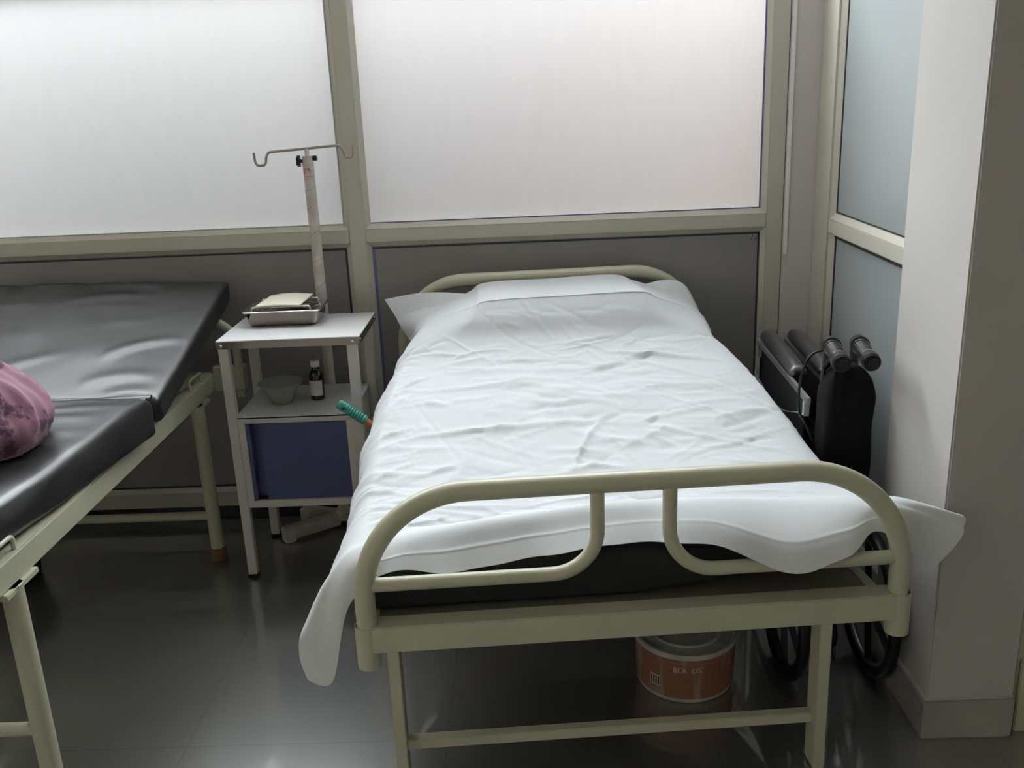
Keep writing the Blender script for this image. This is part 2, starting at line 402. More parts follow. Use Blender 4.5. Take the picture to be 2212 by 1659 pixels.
fo = struct(fr, 'trim_1', 'alu', bevel=.003)
# glazing beads (sloped) round every opening
def bead_ring(m, x0, x1, z0, z1, w=.019, y0=YB+.004, y1=YB+.020):
    O = [(x0, z0), (x1, z0), (x1, z1), (x0, z1)]; I = [(x0+w, z0+w), (x1-w, z0+w), (x1-w, z1-w), (x0+w, z1-w)]
    for k in range(4):
        a, b = O[k], O[(k+1) % 4]; c, d = I[(k+1) % 4], I[k]
        m.hexa([(a[0], y0, a[1]), (b[0], y0, b[1]), (c[0], y1, c[1]), (d[0], y1, d[1]), (a[0], YB+.03, a[1]), (b[0], YB+.03, b[1]), (c[0], YB+.03, c[1]), (d[0], YB+.03, d[1])])
bd = MB()
for x0, x1 in ((-2.58, -.648), (-.588, .888)): bead_ring(bd, x0, x1, .125, 1.102)
struct(bd, 'bead', 'alu', fo)
gk = MB()
for x0, x1 in ((-2.58, -.648), (-.588, .888)):
    a, b = x0+.019, x1-.019
    gk.box((a, PY-.002, 1.102-.019-.007), (b, PY+.001, 1.102-.019)); gk.box((b-.006, PY-.002, .15), (b, PY+.001, 1.08)); gk.box((a, PY-.002, .144), (b, PY+.001, .150))
struct(gk, 'gasket', 'gasket', fo)
struct(MB().box((-.569, PY-.0025, .16), (-.561, PY+.001, 1.078)), 'film_strip', 'blue_film', fo)
for i, (x0, x1) in enumerate(((-2.58, -.648), (-.588, .888))):
    w = sempty('window_%d' % (i+1), ((x0+x1)/2, YB, 1.15))
    pane = MB().box((x0+.01, YB+.024, 1.16), (x1-.01, YB+.025, ZT+.02)).build('pane', 'frost', w, smooth=False)
    b = MB(); bead_ring(b, x0, x1, 1.152, ZT); b.build('bead', 'alu', w)
    e = MB(); e.box((x1-.019-.0045, YB+.0185, 1.172), (x1-.019, YB+.0235, ZT-.02)).box((x0+.019, YB+.0185, 1.1715), (x1-.019, YB+.0235, 1.1740)); e.build('film_edge', 'blue_film' if i else 'grey_plastic', w)
# plaster strip in the corner, with its paler edge bead
struct(MB().box((.950, YB-.006, 0), (1.10, YB+.004, ZC)), 'wall_corner', 'wall_pink', smooth=False)
struct(MB().box((.952, YB-.012, 1.0), (.966, YB-.006, ZC)), 'trim_2', 'ceiling', bevel=.002)
struct(MB().box((-2.65, YB+.02, 0), (.95, YB+.05, .062)), 'baseboard_back', 'black_skirt', smooth=False)
# pencilled number on the laminate
num = MB()
for pl in ([(.8475, 1.079), (.8385, 1.052)], [(.8525, 1.077), (.858, 1.0805), (.8635, 1.078), (.862, 1.069), (.852, 1.0565), (.8525, 1.0555), (.865, 1.059)]):
    num.tube([(x, PY-.0012, z) for x, z in pl], .0008, 6)
num.build('handwritten_number', 'ink', wb, smooth=False, label='handwritten number 12')

# right partition: frame, upper frosted pane, lower laminate
fr = MB()
fr.box((XR, 3.335, .06), (XR+.05, 3.478, 2.5)); fr.box((XR-.004, 3.305, .06), (XR+.05, 3.352, 2.5))
fr.box((XR, 2.2, 1.098), (XR+.05, 3.31, 1.148)); fr.box((XR, 2.2, .06), (XR+.05, 3.31, .13)); fr.box((XR, 2.2, 2.46), (XR+.05, 3.31, 2.5))
fp = struct(fr, 'trim_3', 'alu', bevel=.003)
b = MB()
b.hexa([(XR+.002, 2.2, 1.148), (XR+.02, 2.2, 1.170), (XR+.03, 2.2, 1.170), (XR+.03, 2.2, 1.148), (XR+.002, 3.305, 1.148), (XR+.02, 3.29, 1.170), (XR+.03, 3.29, 1.170), (XR+.03, 3.305, 1.148)])
b.hexa([(XR+.002, 3.305, 1.148), (XR+.02, 3.285, 1.17), (XR+.03, 3.285, 1.17), (XR+.03, 3.305, 1.148), (XR+.002, 3.305, 2.46), (XR+.02, 3.285, 2.46), (XR+.03, 3.285, 2.46), (XR+.03, 3.305, 2.46)])
b.hexa([(XR+.002, 3.305, .13), (XR+.02, 3.28, .13), (XR+.03, 3.28, .13), (XR+.03, 3.305, .13), (XR+.002, 3.305, 1.098), (XR+.02, 3.28, 1.098), (XR+.03, 3.28, 1.098), (XR+.03, 3.305, 1.098)])
struct(b, 'bead', 'alu', fp)
struct(MB().box((XR+.017, 2.2, 1.082), (XR+.022, 3.285, 1.098)).box((XR+.017, 3.271, .13), (XR+.022, 3.28, 1.098)).box((XR+.017, 3.278, 1.17), (XR+.022, 3.285, 2.46)).box((XR+.017, 2.2, 1.17), (XR+.022, 3.285, 1.174)), 'gasket', 'gasket', fp)
struct(MB().box((XR+.02, 2.2, 0), (XR+.05, 3.48, 1.12)).box((XR+.045, 2.1, 0), (XR+.09, 3.59, ZC)), 'wall_right', 'panel_r', smooth=False)
w3 = sempty('window_3', (XR, 2.75, 1.15))
MB().box((XR+.02, 2.2, 1.165), (XR+.028, 3.30, 2.46)).build('pane', 'frost_r', w3, smooth=False)
struct(MB().box((XR, 2.2, 2.5), (XR+.05, 3.49, ZC)), 'wall_upper', 'wall', smooth=False)
struct(MB().box((XR-.002, 2.3, 0), (XR+.02, 3.478, .06)), 'baseboard_right', 'black_skirt', smooth=False)
# plastered column with tile skirting and the door frame beside it
PX, PFY = .9625, 2.0322
struct(MB().box((PX, PFY, 0), (1.180, 2.40, ZC)), 'wall_column', 'wall', bevel=.004)
struct(MB().box((PX-.008, PFY-.010, 0), (1.181, 2.392, .108)), 'baseboard_column', 'skirt_tile', bevel=.002)
struct(MB().box((PX-.006, PFY-.004, .108), (1.181, 2.392, .116)), 'trim_4', 'wall', bevel=.002)
d1 = sempty('door_1', (1.2, PFY, 0))
MB().box((1.186, PFY+.02, 0), (1.25, PFY+.12, 2.3)).box((1.181, PFY+.04, 0), (1.19, PFY+.12, 2.3)).build('door_jamb', 'cream', d1, bevel=.004)
MB().box((1.196, PFY+.008, 0), (1.25, PFY+.02, .21)).build('plinth_block', 'cream', d1, bevel=.003)
MB().box((1.25, PFY+.06, 0), (2.0, PFY+.10, 2.3)).build('door_leaf', 'alu', d1, bevel=.003)
struct(MB().box((1.18, PFY+.05, 2.3), (2.5, PFY+.17, ZC)).box((2.0, PFY+.05, 0), (2.5, PFY+.17, 2.3)).box((1.15, PFY+.13, 0), (2.0, PFY+.17, 2.3)), 'wall_far', 'wall_room', smooth=False)
# outside
struct(MB().box((-7, YB+.0, ZC+.1), (6, YB+.14, 4.2)), 'wall_sky_block', 'street', smooth=False)  # unseen wall added to keep sky light off the neighbour face
OD = .68
struct(MB().box((-7, YB+OD, -1), (6, YB+OD+.2, 2.54)), 'wall_neighbour', 'outside', smooth=False)
struct(MB().box((-7, 3.62, -.35), (6, YB+OD, -.3)), 'ground', 'street', smooth=False)

# ------------------------------------------------------------------ the made bed (local frame: x across, y towards the head)
TH = math.radians(3.3875)
bed = thing('hospital_bed', 'cream tubular steel hospital bed made up with white sheet', 'bed', (-.40196, 1.87755, 0), TH)
def B(mb, name, m='cream', parent=bed, **k): return mb.build(name, m, parent, local=True, **k)
W = 1.2495; SZ = .468
foot = B(MB().tube(fillet([(.012, 0, .37), (.012, 0, .782), (W-.012, 0, .782), (W-.012, 0, .37)], .245, 16), .0235, 20), 'foot_rail')
for x, s in ((.010, 1), (W-.008, -1)):
    B(MB().lathe([(.022, .358), (.0275, .362), (.0275, SZ), (.0245, SZ), (.0245, SZ-.02)], (x, 0, 0), 24), 'post_sleeve')
B(MB().tube(fillet([(.03, 0, .566), (.541, 0, .566), (.541, 0, .775)], .105, 12), .0165, 16), 'inner_rail')
B(MB().tube(fillet([(W-.03, 0, .556), (.703, 0, .556), (.703, 0, .775)], .105, 12), .0165, 16), 'inner_rail')
B(MB().box((.02, -.024, .404), (W-.02, .030, .470)), 'end_beam', bevel=.003)
for x in (.052, 1.054):
    B(MB().box((x, .0-.02, .004), (x+.028, .040, .405)), 'leg', bevel=.002)
    B(MB().box((x, 1.36, .004), (x+.028, 1.415, .405)), 'leg', bevel=.002)
B(MB().box((.078, .004, .120), (1.056, .030, .147)), 'cross_bar', bevel=.002)
B(MB().box((.078, 1.37, .120), (1.056, 1.396, .147)), 'cross_bar', bevel=.002)
B(MB().box((.02, 1.46, .404), (1.13, 1.51, .470)), 'end_beam', bevel=.003)
B(MB().box((.000, .03, .425), (.035, 1.46, .466)), 'side_rail', bevel=.002)
B(MB().hexa([(1.18, .03, .438), (1.205, .03, .438), (1.125, 1.46, .438), (1.10, 1.46, .438), (1.18, .03, .466), (1.205, .03, .466), (1.125, 1.46, .466), (1.10, 1.46, .466)]), 'side_rail', bevel=.002)
B(MB().hexa([(.035, .035, .456), (1.178, .035, .456), (1.15, .52, .456), (.035, .52, .456), (.035, .035, .4615), (1.178, .035, .4615), (1.15, .52, .4615), (.035, .52, .4615)]), 'deck', 'deck')
B(MB().hexa([(.05, .53, .458), (1.145, .53, .458), (1.06, 1.40, .668), (.09, 1.40, .668), (.05, .53, .466), (1.145, .53, .466), (1.06, 1.40, .676), (.09, 1.40, .676)]), 'backrest_deck', 'deck')
B(MB().tube(fillet([(.03, 1.505, .37), (.03, 1.505, .966), (1.115, 1.505, .966), (1.115, 1.505, .37)], .235, 16), .0235, 20), 'head_rail')
for x in (.03, 1.115):
    B(MB().lathe([(.022, .358), (.0275, .362), (.0275, SZ), (.0245, SZ), (.0245, SZ-.02)], (x, 1.505, 0), 24), 'post_sleeve')

def world(o_local):
    return bed.matrix_basis@Vector(o_local)
def place_local(mb):
    mb.v = [tuple(world(v)) for v in mb.v]; return mb

# black mattress
def top_z(y):
    return float(np.interp(y, [.0, .15, .3, .5, .75, 1.0, 1.12, 1.45], [.584, .594, .602, .630, .700, .760, .785, .84]))
def edge_l(y): return float(np.interp(y, [0, .3, .5, .75, 1.0, 1.45], [-.018, -.010, -.002, .018, .055, .11]))
def edge_r(y): return float(np.interp(y, [0, .3, .5, .75, 1.0, 1.45], [1.165, 1.172, 1.165, 1.14, 1.10, 1.06]))
def mat_warp(p):
    y = .054+(p[1]+1)/2*1.356
    x = edge_l(y)+(p[0]+1)/2*(edge_r(y)-edge_l(y))
    t = top_z(y); b = float(np.interp(y, [0, .5, 1.45], [.468, .470, .69]))
    lift = max(0, (x-.62)/.5)**1.3*.085*max(0, 1-(y-.05)/.45)   # the near right corner has curled up off the deck
    b += lift*.95
    sag = .006*math.sin(7*x+1)*max(0, 1-(y-.05)/.2)
    return np.array([x, y, b+(p[2]+1)/2*(max(t, b+.055)-b)-sag*(1-p[2])/2*0])
mm = place_local(MB().rbox(.58, .68, .07, .016, .04, mat_warp))
matt = mm.build('mattress', 'mattress')
tag(matt, 'black mattress under the white sheet on the made bed', 'mattress')
# pillow under the sheet
def pil_warp(p):
    y = 1.125+(p[1]+1)/2*.31
    x = .60+p[0]*float(np.interp(p[2], [-1, 1], [.36, .245]))
    zb = top_z(y)+.004
    return np.array([x, y, zb+(p[2]+1)/2*(float(np.interp(y, [1.125, 1.20, 1.45], [.855, .934, .946]))-zb)])
pm = place_local(MB().rbox(.3, .14, .06, .02, .04, pil_warp))
tag(pm.build('pillow', 'sheet'), 'flat pillow bulging under the white sheet at the head of the made bed', 'pillow')

# white sheet
R = [
 [(-.138,.00,.325),(-.080,.00,.322),(-.030,.026,.500),(.065,.029,.578),(.235,.029,.573),(.557,.029,.613),(.80,.005,.612),(.96,-.035,.552),(1.10,-.030,.578),(1.20,.030,.605),(1.325,.02,.505)],
 [(-.156,.02,.372),(-.095,.03,.43),(-.028,.040,.57),(.075,.060,.603),(.24,.070,.612),(.557,.075,.644),(.80,.055,.650),(.97,.010,.612),(1.11,.015,.625),(1.22,.045,.632),(1.372,.01,.572)],
 [(-.148,.05,.43),(-.090,.07,.53),(-.022,.085,.607),(.08,.105,.624),(.24,.120,.646),(.557,.130,.673),(.80,.130,.671),(.99,.115,.656),(1.14,.09,.662),(1.25,.06,.655),(1.385,.01,.612)],
 [(-.115,.13,.47),(-.085,.13,.53),(-.030,.14,.60),(.05,.165,.620),(.24,.19,.624),(.557,.20,.632),(.80,.20,.634),(.99,.19,.636),(1.17,.16,.640),(1.262,.11,.655),(1.362,.03,.640)],
 [(-.075,.30,.48),(-.062,.30,.56),(-.018,.30,.620),(.04,.30,.632),(.24,.30,.632),(.557,.30,.633),(.80,.30,.634),(.99,.30,.635),(1.188,.30,.624),(1.215,.30,.56),(1.215,.30,.49)],
 [(-.065,.50,.50),(-.055,.50,.585),(-.012,.50,.652),(.045,.50,.664),(.24,.50,.665),(.557,.50,.665),(.80,.50,.665),(.99,.50,.665),(1.178,.50,.652),(1.200,.50,.59),(1.200,.50,.52)],
 [(-.045,.75,.57),(-.040,.75,.655),(.008,.75,.722),(.06,.75,.734),(.24,.75,.736),(.557,.75,.736),(.80,.75,.736),(.99,.75,.734),(1.152,.75,.718),(1.175,.75,.655),(1.175,.75,.59)],
 [(-.005,1.0,.64),(.005,1.0,.72),(.045,1.0,.782),(.10,1.0,.793),(.28,1.0,.795),(.58,1.0,.795),(.80,1.0,.795),(.97,1.0,.793),(1.112,1.0,.778),(1.135,1.0,.715),(1.135,1.0,.65)],
 [(.025,1.10,.69),(.035,1.10,.765),(.078,1.10,.818),(.20,1.10,.838),(.30,1.10,.840),(.60,1.10,.838),(.85,1.10,.836),(1.0,1.10,.834),(1.075,1.12,.818),(1.100,1.12,.76),(1.102,1.12,.70)],
 [(.066,1.28,.740),(.076,1.24,.800),(.105,1.20,.845),(.255,1.15,.890),(.335,1.150,.898),(.60,1.150,.898),(.845,1.150,.898),(.94,1.155,.880),(1.075,1.20,.838),(1.105,1.20,.78),(1.11,1.20,.72)],
 [(.072,1.385,.786),(.088,1.335,.832),(.140,1.27,.872),(.285,1.205,.928),(.352,1.20,.948),(.60,1.20,.952),(.850,1.20,.953),(.920,1.21,.925),(1.065,1.26,.86),(1.105,1.28,.81),(1.11,1.30,.75)],
 [(.030,1.412,.858),(.105,1.412,.882),(.200,1.40,.905),(.285,1.44,.935),(.345,1.452,.960),(.57,1.452,.963),(.80,1.452,.966),(.880,1.44,.942),(1.0,1.41,.905),(1.08,1.40,.872),(1.12,1.39,.80)],
 [(-.016,1.425,.925),(.088,1.448,.936),(.190,1.45,.934),(.285,1.465,.920),(.345,1.470,.915),(.57,1.470,.915),(.79,1.470,.915),(.875,1.465,.915),(.985,1.45,.938),(1.06,1.44,.922),(1.11,1.42,.84)],
]
R = np.array(R)
def near(a, b, t): return R[a]*(1-t)+R[b]*t
R = np.concatenate([R[:8], R[8:9], R[9:10], near(10, 9, .14)[None], R[10:11], near(10, 11, .08)[None], near(11, 10, .06)[None], R[11:12], near(11, 12, .2)[None], R[12:13]])
NU, NV = 460, 400
# denser sampling where the rows bunch up is not needed: rows carry their own spacing
A = catmull(R, NU)                       # along the length
A = catmull(np.swapaxes(A, 0, 1), NV)    # across
A = np.swapaxes(A, 0, 1)
X, Y = A[..., 0], A[..., 1]
N = grid_normals(A)
if N[NU//2, NV//2, 2] < 0: N = -N
D = np.zeros_like(X)
for k in range(240):     # short creases running mostly across the bed
    cx = rng.uniform(.0, 1.15); cy = rng.uniform(.17, 1.10); L = rng.uniform(.05, .28); a = rng.normal(0, .28)
    D += crease(X, Y, cx-L/2*math.cos(a), cy-L/2*math.sin(a), cx+L/2*math.cos(a), cy+L/2*math.sin(a), rng.uniform(.005, .012), rng.choice([-1, 1, 1])*rng.uniform(.0018, .0066), rng.normal(0, .012), True)
for k in range(46):      # tugs along the left edge
    cy = rng.uniform(.15, 1.1); L = rng.uniform(.06, .18); a = rng.normal(.25, .3); cx = rng.uniform(.0, .11)
    D += crease(X, Y, cx-L/2, cy-L/2*math.tan(a), cx+L/2, cy+L/2*math.tan(a), rng.uniform(.004, .009), rng.uniform(.0022, .0062), rng.normal(0, .01), True)
for k in range(26):      # long diagonals and old fold lines
    cx = rng.uniform(.1, 1.1); cy = rng.uniform(.2, 1.05); L = rng.uniform(.22, .5); a = rng.choice([-1, 1])*rng.uniform(.3, 1.2)
    D += crease(X, Y, cx-L/2*math.cos(a), cy-L/2*math.sin(a), cx+L/2*math.cos(a), cy+L/2*math.sin(a), .0045, rng.choice([-1, 1])*rng.uniform(.0018, .0042), rng.normal(0, .02), True)
D += crease(X, Y, .08, .60, .50, .635, .008, .012, 0, True); D += crease(X, Y, .30, .60, .58, .64, .006, .005, 0, True)
D += crease(X, Y, .66, .66, .52, .36, .007, .009, -.02, True); D += crease(X, Y, .72, .62, 1.15, .42, .006, .006, 0, True)
D += crease(X, Y, .70, 1.02, 1.08, .93, .008, .009, 0, True)
D += crease(X, Y, .40, .235, .75, .28, .006, .005, .01, True); D += crease(X, Y, .62, .50, .86, .62, .007, .005, -.02, True); D += crease(X, Y, .12, .82, .42, .84, .007, .008, .008, True)
D += crease(X, Y, 1.0, .62, 1.17, .66, .006, .005, .008, True); D += crease(X, Y, .55, .88, .30, .80, .006, .0045, 0, True)
D2 = crease(X, Y, .43, 1.22, .56, 1.08, .005, .0028, 0, True)
for k in range(26):
    cx = rng.uniform(.3, .95); cy = rng.uniform(1.04, 1.16); L = rng.uniform(.06, .2); a = rng.normal(.1, .5)
    D2 += crease(X, Y, cx-L/2*math.cos(a), cy-L/2*math.sin(a), cx+L/2*math.cos(a), cy+L/2*math.sin(a), .007, rng.choice([-1, 1])*rng.uniform(.001, .003), rng.normal(0, .01), True)
# broad softness
low = np.array([[noise.noise((X[i, j]*5, Y[i, j]*9, 3.1)) for j in range(0, NV, 8)] for i in range(0, NU, 8)])
lowu = catmull(np.swapaxes(catmull(low[..., None], NU), 0, 1), NV); lowu = np.swapaxes(lowu, 0, 1)[..., 0]
D += lowu*.0035
fz = np.clip((Y-.10)/.08, 0, 1)*np.clip((1.40-Y)/.1, 0, 1)
pil = 1-.85*np.clip((Y-1.15)/.06, 0, 1)
A = A+N*(D*fz*pil+D2*np.clip((1.24-Y)/.05, 0, 1))[..., None]
# soft waves down the hanging parts
side = np.clip((A[..., 0]*0+.0), 0, 1)
vv = np.linspace(0, 10, NV)[None, :]
hangL = np.clip((1.9-vv)/1.9, 0, 1)*np.clip((Y-.16)/.1, 0, 1); hangR = np.clip((vv-8.3)/1.7, 0, 1)*np.clip((Y-.16)/.1, 0, 1)
A[..., 0] += hangL*(.012*np.sin(Y*26)+.007*np.sin(Y*61+1)) + hangR*.004*np.sin(Y*30)
uu = np.linspace(0, len(R)-1, NU)[:, None]
fr_ = np.clip((1.7-uu)/1.7, 0, 1)*np.clip((vv-2.2)/.5, 0, 1)*np.clip((9.2-vv)/.5, 0, 1)
A[..., 1] += fr_*(.004*np.sin(X*23)+.003*np.sin(X*47+2))
A[..., 1] -= .0016*np.exp(-((uu-.95)/.06)**2)*np.clip((9.4-vv)/.5, 0, 1)*np.clip((vv-2)/.5, 0, 1)   # stitched hem
# flaps: gentle folds on the two foot corners
fl = np.clip((1.6-vv)/1.6, 0, 1)*np.clip((3-uu)/1.5, 0, 1)
A[..., 1] += fl*.014*np.sin(A[..., 2]*34+A[..., 0]*30)
sh = MB().grid(A)
sheet = place_local(sh).build('bed_sheet', 'sheet', angle=180)
md = sheet.modifiers.new('cloth thickness', 'SOLIDIFY'); md.thickness = .0016; md.offset = 0
tag(sheet, 'white cotton sheet spread over the made bed with corners hanging past the foot rail', 'sheet')

# ------------------------------------------------------------------ the bare bed on the left
LX = -1.17
lb = thing('examination_bed', 'cream steel bed on the left with raised backrest and no sheet', 'bed', (-1.6, 2.5, 0))
LW = -2.09
for x0, x1 in ((LX-.045, LX), (LW, LW+.045)):
    MB().box((x0, 1.56, .600), (x1, 3.36, .666)).build('side_rail', 'cream', lb, bevel=.004)
MB().box((LW+.045, 3.33, .600), (LX-.045, 3.375, .660)).build('end_beam', 'cream', lb, bevel=.003)
MB().box((LW+.045, 1.56, .600), (LX-.045, 1.605, .660)).build('end_beam', 'cream', lb, bevel=.003)
for x in (-1.178, LW+.008):
    for y in (3.144, 1.872):
        lg = MB().tube([(x, y, .03), (x, y, .602)], .0245, 20).build('leg', 'cream', lb)
        MB().lathe([(.020, 0), (.029, .004), (.0275, .05), (.0246, .052)], (x, y, 0), 20).build('rubber_foot', 'rust', lg, label='brown rubber foot')
        MB().box((x-.020 if x > -1.5 else x-.02, y-.055, .588), (x+.02, y+.085, .602)).build('leg_plate', 'cream', lb, bevel=.002)
for y, z in ((3.144, .178), (1.872, .222)):
    MB().tube([(-1.178, y, z), (LW+.008, y, z)], .0165, 14).build('cross_bar', 'cream', lb)
MB().box((LX-.001, 3.325, .598), (-1.055, 3.365, .690)).box((-1.09, 3.322, .572), (-1.058, 3.326, .60)).build('corner_plate', 'cream', lb, bevel=.003)
MB().tube(fillet([(-1.078, 3.347, .62), (-1.078, 3.347, .858), (-2.18, 3.347, .858), (-2.18, 3.347, .62)], .09, 12), .0155, 16).build('head_rail', 'cream', lb)
MB().box((LW-.10, 3.325, .598), (LW+.001, 3.365, .690)).build('corner_plate', 'cream', lb, bevel=.003)
for y in (3.17, 1.86):
    MB().tube(fillet([(LX-.012, y-.062, .664), (LX-.012, y-.062, .700), (LX-.012, y+.058, .700), (LX-.012, y+.058, .664)], .012, 6), .0055, 10).build('strap_loop', 'cream', lb)
MB().box((LW+.045, 1.62, .648), (LX-.05, 2.67, .655)).build('deck', 'cream', lb)
MB().hexa([(LW+.05, 2.70, .655), (LX-.05, 2.70, .655), (LX-.02, 3.32, .838), (LW+.05, 3.32, .838), (LW+.05, 2.70, .661), (LX-.05, 2.70, .661), (LX-.02, 3.32, .845), (LW+.05, 3.32, .845)]).build('backrest_deck', 'cream', lb)
MB().tube([(LX-.09, 2.80, .63), (LX-.09, 3.24, .80)], .012, 10).build('backrest_stay', 'cream', lb)

def vinyl_disp(strokes, X_, T_):
    d = 0
    for s in strokes: d = d+crease(np.array(X_), np.array(T_), *s)
    return float(d)
flat_strokes = [(-1.75, 2.575, -1.16, 2.615, .012, .010, .004), (-1.66, 2.52, -1.15, 2.545, .016, .007, -.01), (-1.58, 2.43, -1.18, 2.455, .020, .005, .012), (-1.5, 2.33, -1.17, 2.355, .022, .004, .01),
                (-1.45, 2.23, -1.18, 2.26, .022, .004, .01), (-1.42, 2.12, -1.19, 2.15, .022, .004, .01), (-2.0, 2.60, -1.5, 2.56, .012, .007, .01)]
def flat_warp(p):
    y = 1.575+(p[1]+1)/2*(2.652-1.575); x0 = -2.09+.1*(y-1.92); x1 = -1.193+.1*(y-1.92); x = x0+(p[0]+1)/2*(x1-x0)
    t = float(np.interp(y, [1.5, 2.0, 2.20, 2.54, 2.61, 2.66], [.780, .777, .780, .802, .799, .776])); b = .672
    z = b+(p[2]+1)/2*(t-b)
    if p[2] > .3: z += vinyl_disp(flat_strokes, x, y)+.004*noise.noise((x*6, y*6, 0))
    if abs(p[0]) > .9: x += .006*noise.noise((y*7, z*20, 5))*(1 if p[0] > 0 else -1)
    return np.array([x, y, z])
back_strokes = [(-1.68, .755, -1.30, .83, .040, .011, .05), (-1.62, .69, -1.36, .735, .03, .006, .03), (-1.375, .29, -1.115, .46, .028, .012, .045), (-1.40, .12, -1.14, .165, .035, .008, .035), (-1.72, .20, -1.48, .36, .03, .007, .02),
                (-1.50, 1.0, -1.30, .86, .03, .007, .03), (-1.60, .98, -1.42, .92, .03, .006, .02), (-1.30, .05, -1.14, .06, .03, .007, .01), (-1.5, .55, -1.25, .60, .03, .004, .03), (-1.85, .95, -1.6, .98, .04, .006, .03), (-1.30, .60, -1.09, .70, .02, .004, .02),
                (-2.0, .4, -1.6, .5, .05, .006, .04), (-1.95, .7, -1.7, .78, .03, .007, .03)]
BC = {}   # eight corners of the raised section
BT = [np.array(v) for v in ((-2.02, 2.660, .776), (-1.116, 2.660, .776), (-1.092, 3.420, .999), (-2.00, 3.420, 1.018))]
BB = [np.array(v) for v in ((-2.02, 2.690, .690), (-1.122, 2.690, .690), (-1.108, 3.462, .906), (-2.00, 3.462, .922))]
def back_warp(p):
    u, v, w = (p[0]+1)/2, (p[1]+1)/2, (p[2]+1)/2
    bl = lambda C: (C[0]*(1-u)+C[1]*u)*(1-v)+(C[3]*(1-u)+C[2]*u)*v
    t, b = bl(BT), bl(BB); q = b*(1-w)+t*w
    n = (t-b)/np.linalg.norm(t-b)
    if w > .6: q = q+n*(.75*vinyl_disp(back_strokes, q[0], v)+.005*noise.noise((q[0]*5, v*4, 2))+.012*math.sin(PI*u)*math.sin(PI*v))
    if v > .9: q = q+np.array([0, 0, 1])*.006*noise.noise((q[0]*9, 0, w*3))
    return q
lm = thing('mattress', 'black vinyl mattress folded up at the head of the left bed', 'mattress', (-1.6, 2.2, .655))
MB().rbox(.45, .60, .06, .025, .018, flat_warp).build('seat_section', 'vinyl', lm, angle=60)
MB().rbox(.45, .30, .05, .020, .014, back_warp).build('back_section', 'vinyl', lm, angle=60)
# creased vinyl bridging the fold
cr = MB()
xs = np.linspace(-2.00, -1.138, 120)
prof = [(2.620, .766), (2.636, .784), (2.648, .779), (2.655, .768), (2.664, .780), (2.678, .788), (2.688, .782)]
G = np.array([[(x, y+.004*noise.noise((x*7, y*30, 1)), z+.005*noise.noise((x*5, y*40, 4))+.006*math.exp(-((x+1.15)/.05)**2)*(1 if k == 1 else 0)) for (k, (y, z)) in enumerate(prof)] for x in xs])
G2 = np.swapaxes(catmull(np.swapaxes(G, 0, 1), 30), 0, 1)
cr.grid(G2).build('hinge_fold', 'vinyl', lm, angle=80)

# pink bundle
bag = MB()
nu, nv = 150, 90
P = np.zeros((nv, nu, 3))
for i in range(nv):
    ph = PI*i/(nv-1)
    for j in range(nu):
        a = 2*PI*j/nu
        d = Vector((math.cos(a)*math.sin(ph), math.sin(a)*math.sin(ph), math.cos(ph)))
        # drawn-up folds radiate from the knot at the upper left
        k = Vector((-.45, .25, .86)).normalized(); ang = math.atan2(d.cross(k).dot(Vector((.3, .9, .2))), d.cross(k).dot(Vector((.86, -.3, .4))))
        near = max(0, d.dot(k)*.5+.5)
        fold = (.055*(1-2*abs(math.sin(ang*6.5+1.6*noise.noise(d*1.5)))**.7)+.022*math.sin(ang*29+1))*near**.8*(1-near**5)
        r = 1+fold+.05*noise.noise(d*2.2)+.02*noise.noise(d*6)
        q = Vector((d.x*.285, d.y*.235, d.z*.185))*r
        if q.z < -.080: q.z = -.080-(q.z+.080)*-.08
        q.x += -.12*max(0, q.z)/.2*.9
        P[i, j] = (-1.528+q.x, 2.265+q.y, .870+q.z*(1.05 if q.z > 0 else 1))
V = P.reshape(-1, 3).tolist(); F = [(i*nu+j, i*nu+(j+1) % nu, (i+1)*nu+(j+1) % nu, (i+1)*nu+j) for i in range(nv-1) for j in range(nu)]
bag.add(V, F)
tag(bag.build('cloth_bundle', 'bag', angle=180), 'pink printed cloth bundle lying on the black vinyl mattress', 'bundle')

# dark tub under the left bed
tub = MB().lathe([(.0, 0), (.115, 0), (.125, .01), (.150, .20), (.156, .205), (.156, .215), (.146, .213), (.120, .015), (0, .012)], (-1.93, 3.03, 0), 40)
tag(tub.build('tub', 'tub'), 'dark brown round tub in the shade under the left bed', 'tub')

# ------------------------------------------------------------------ bedside locker
LF, LBK = 2.990, 3.345
lk = thing('bedside_locker', 'off-white metal bedside locker with steel top between the two beds', 'locker', (-.80, 3.16, 0))
tt = MB(); tt.box((-1.030, LF-.004, .866), (-.555, LBK, .870)); 
top = tt.build('tabletop', 'steel', lk, bevel=.0012)
te = MB(); te.box((-1.030, LF-.004, .842), (-.555, LF-.001, .8665)); te.box((-.558, LF-.001, .842), (-.555, LBK, .8665)); te.box((-1.030, LF-.001, .842), (-1.027, LBK, .8665)); te.box((-1.027, LBK-.003, .842), (-.558, LBK, .8665)); te.build('table_edge', 'steel_edge', lk, bevel=.0008)
for (x, y, ax, s) in ((-1.013, LF-.006, 'y', 1), (-.578, LF-.006, 'y', 1), (-.553, LF+.02, 'x', 1), (-.553, LBK-.02, 'x', 1)):
    MB().lathe([(0, -.003), (.005, -.002), (.0065, 0), (.0065, .003)], (x, y, .853) if ax == 'y' else (x-.003, y, .853), 14, ax).build('screw', 'steel_bright', top)
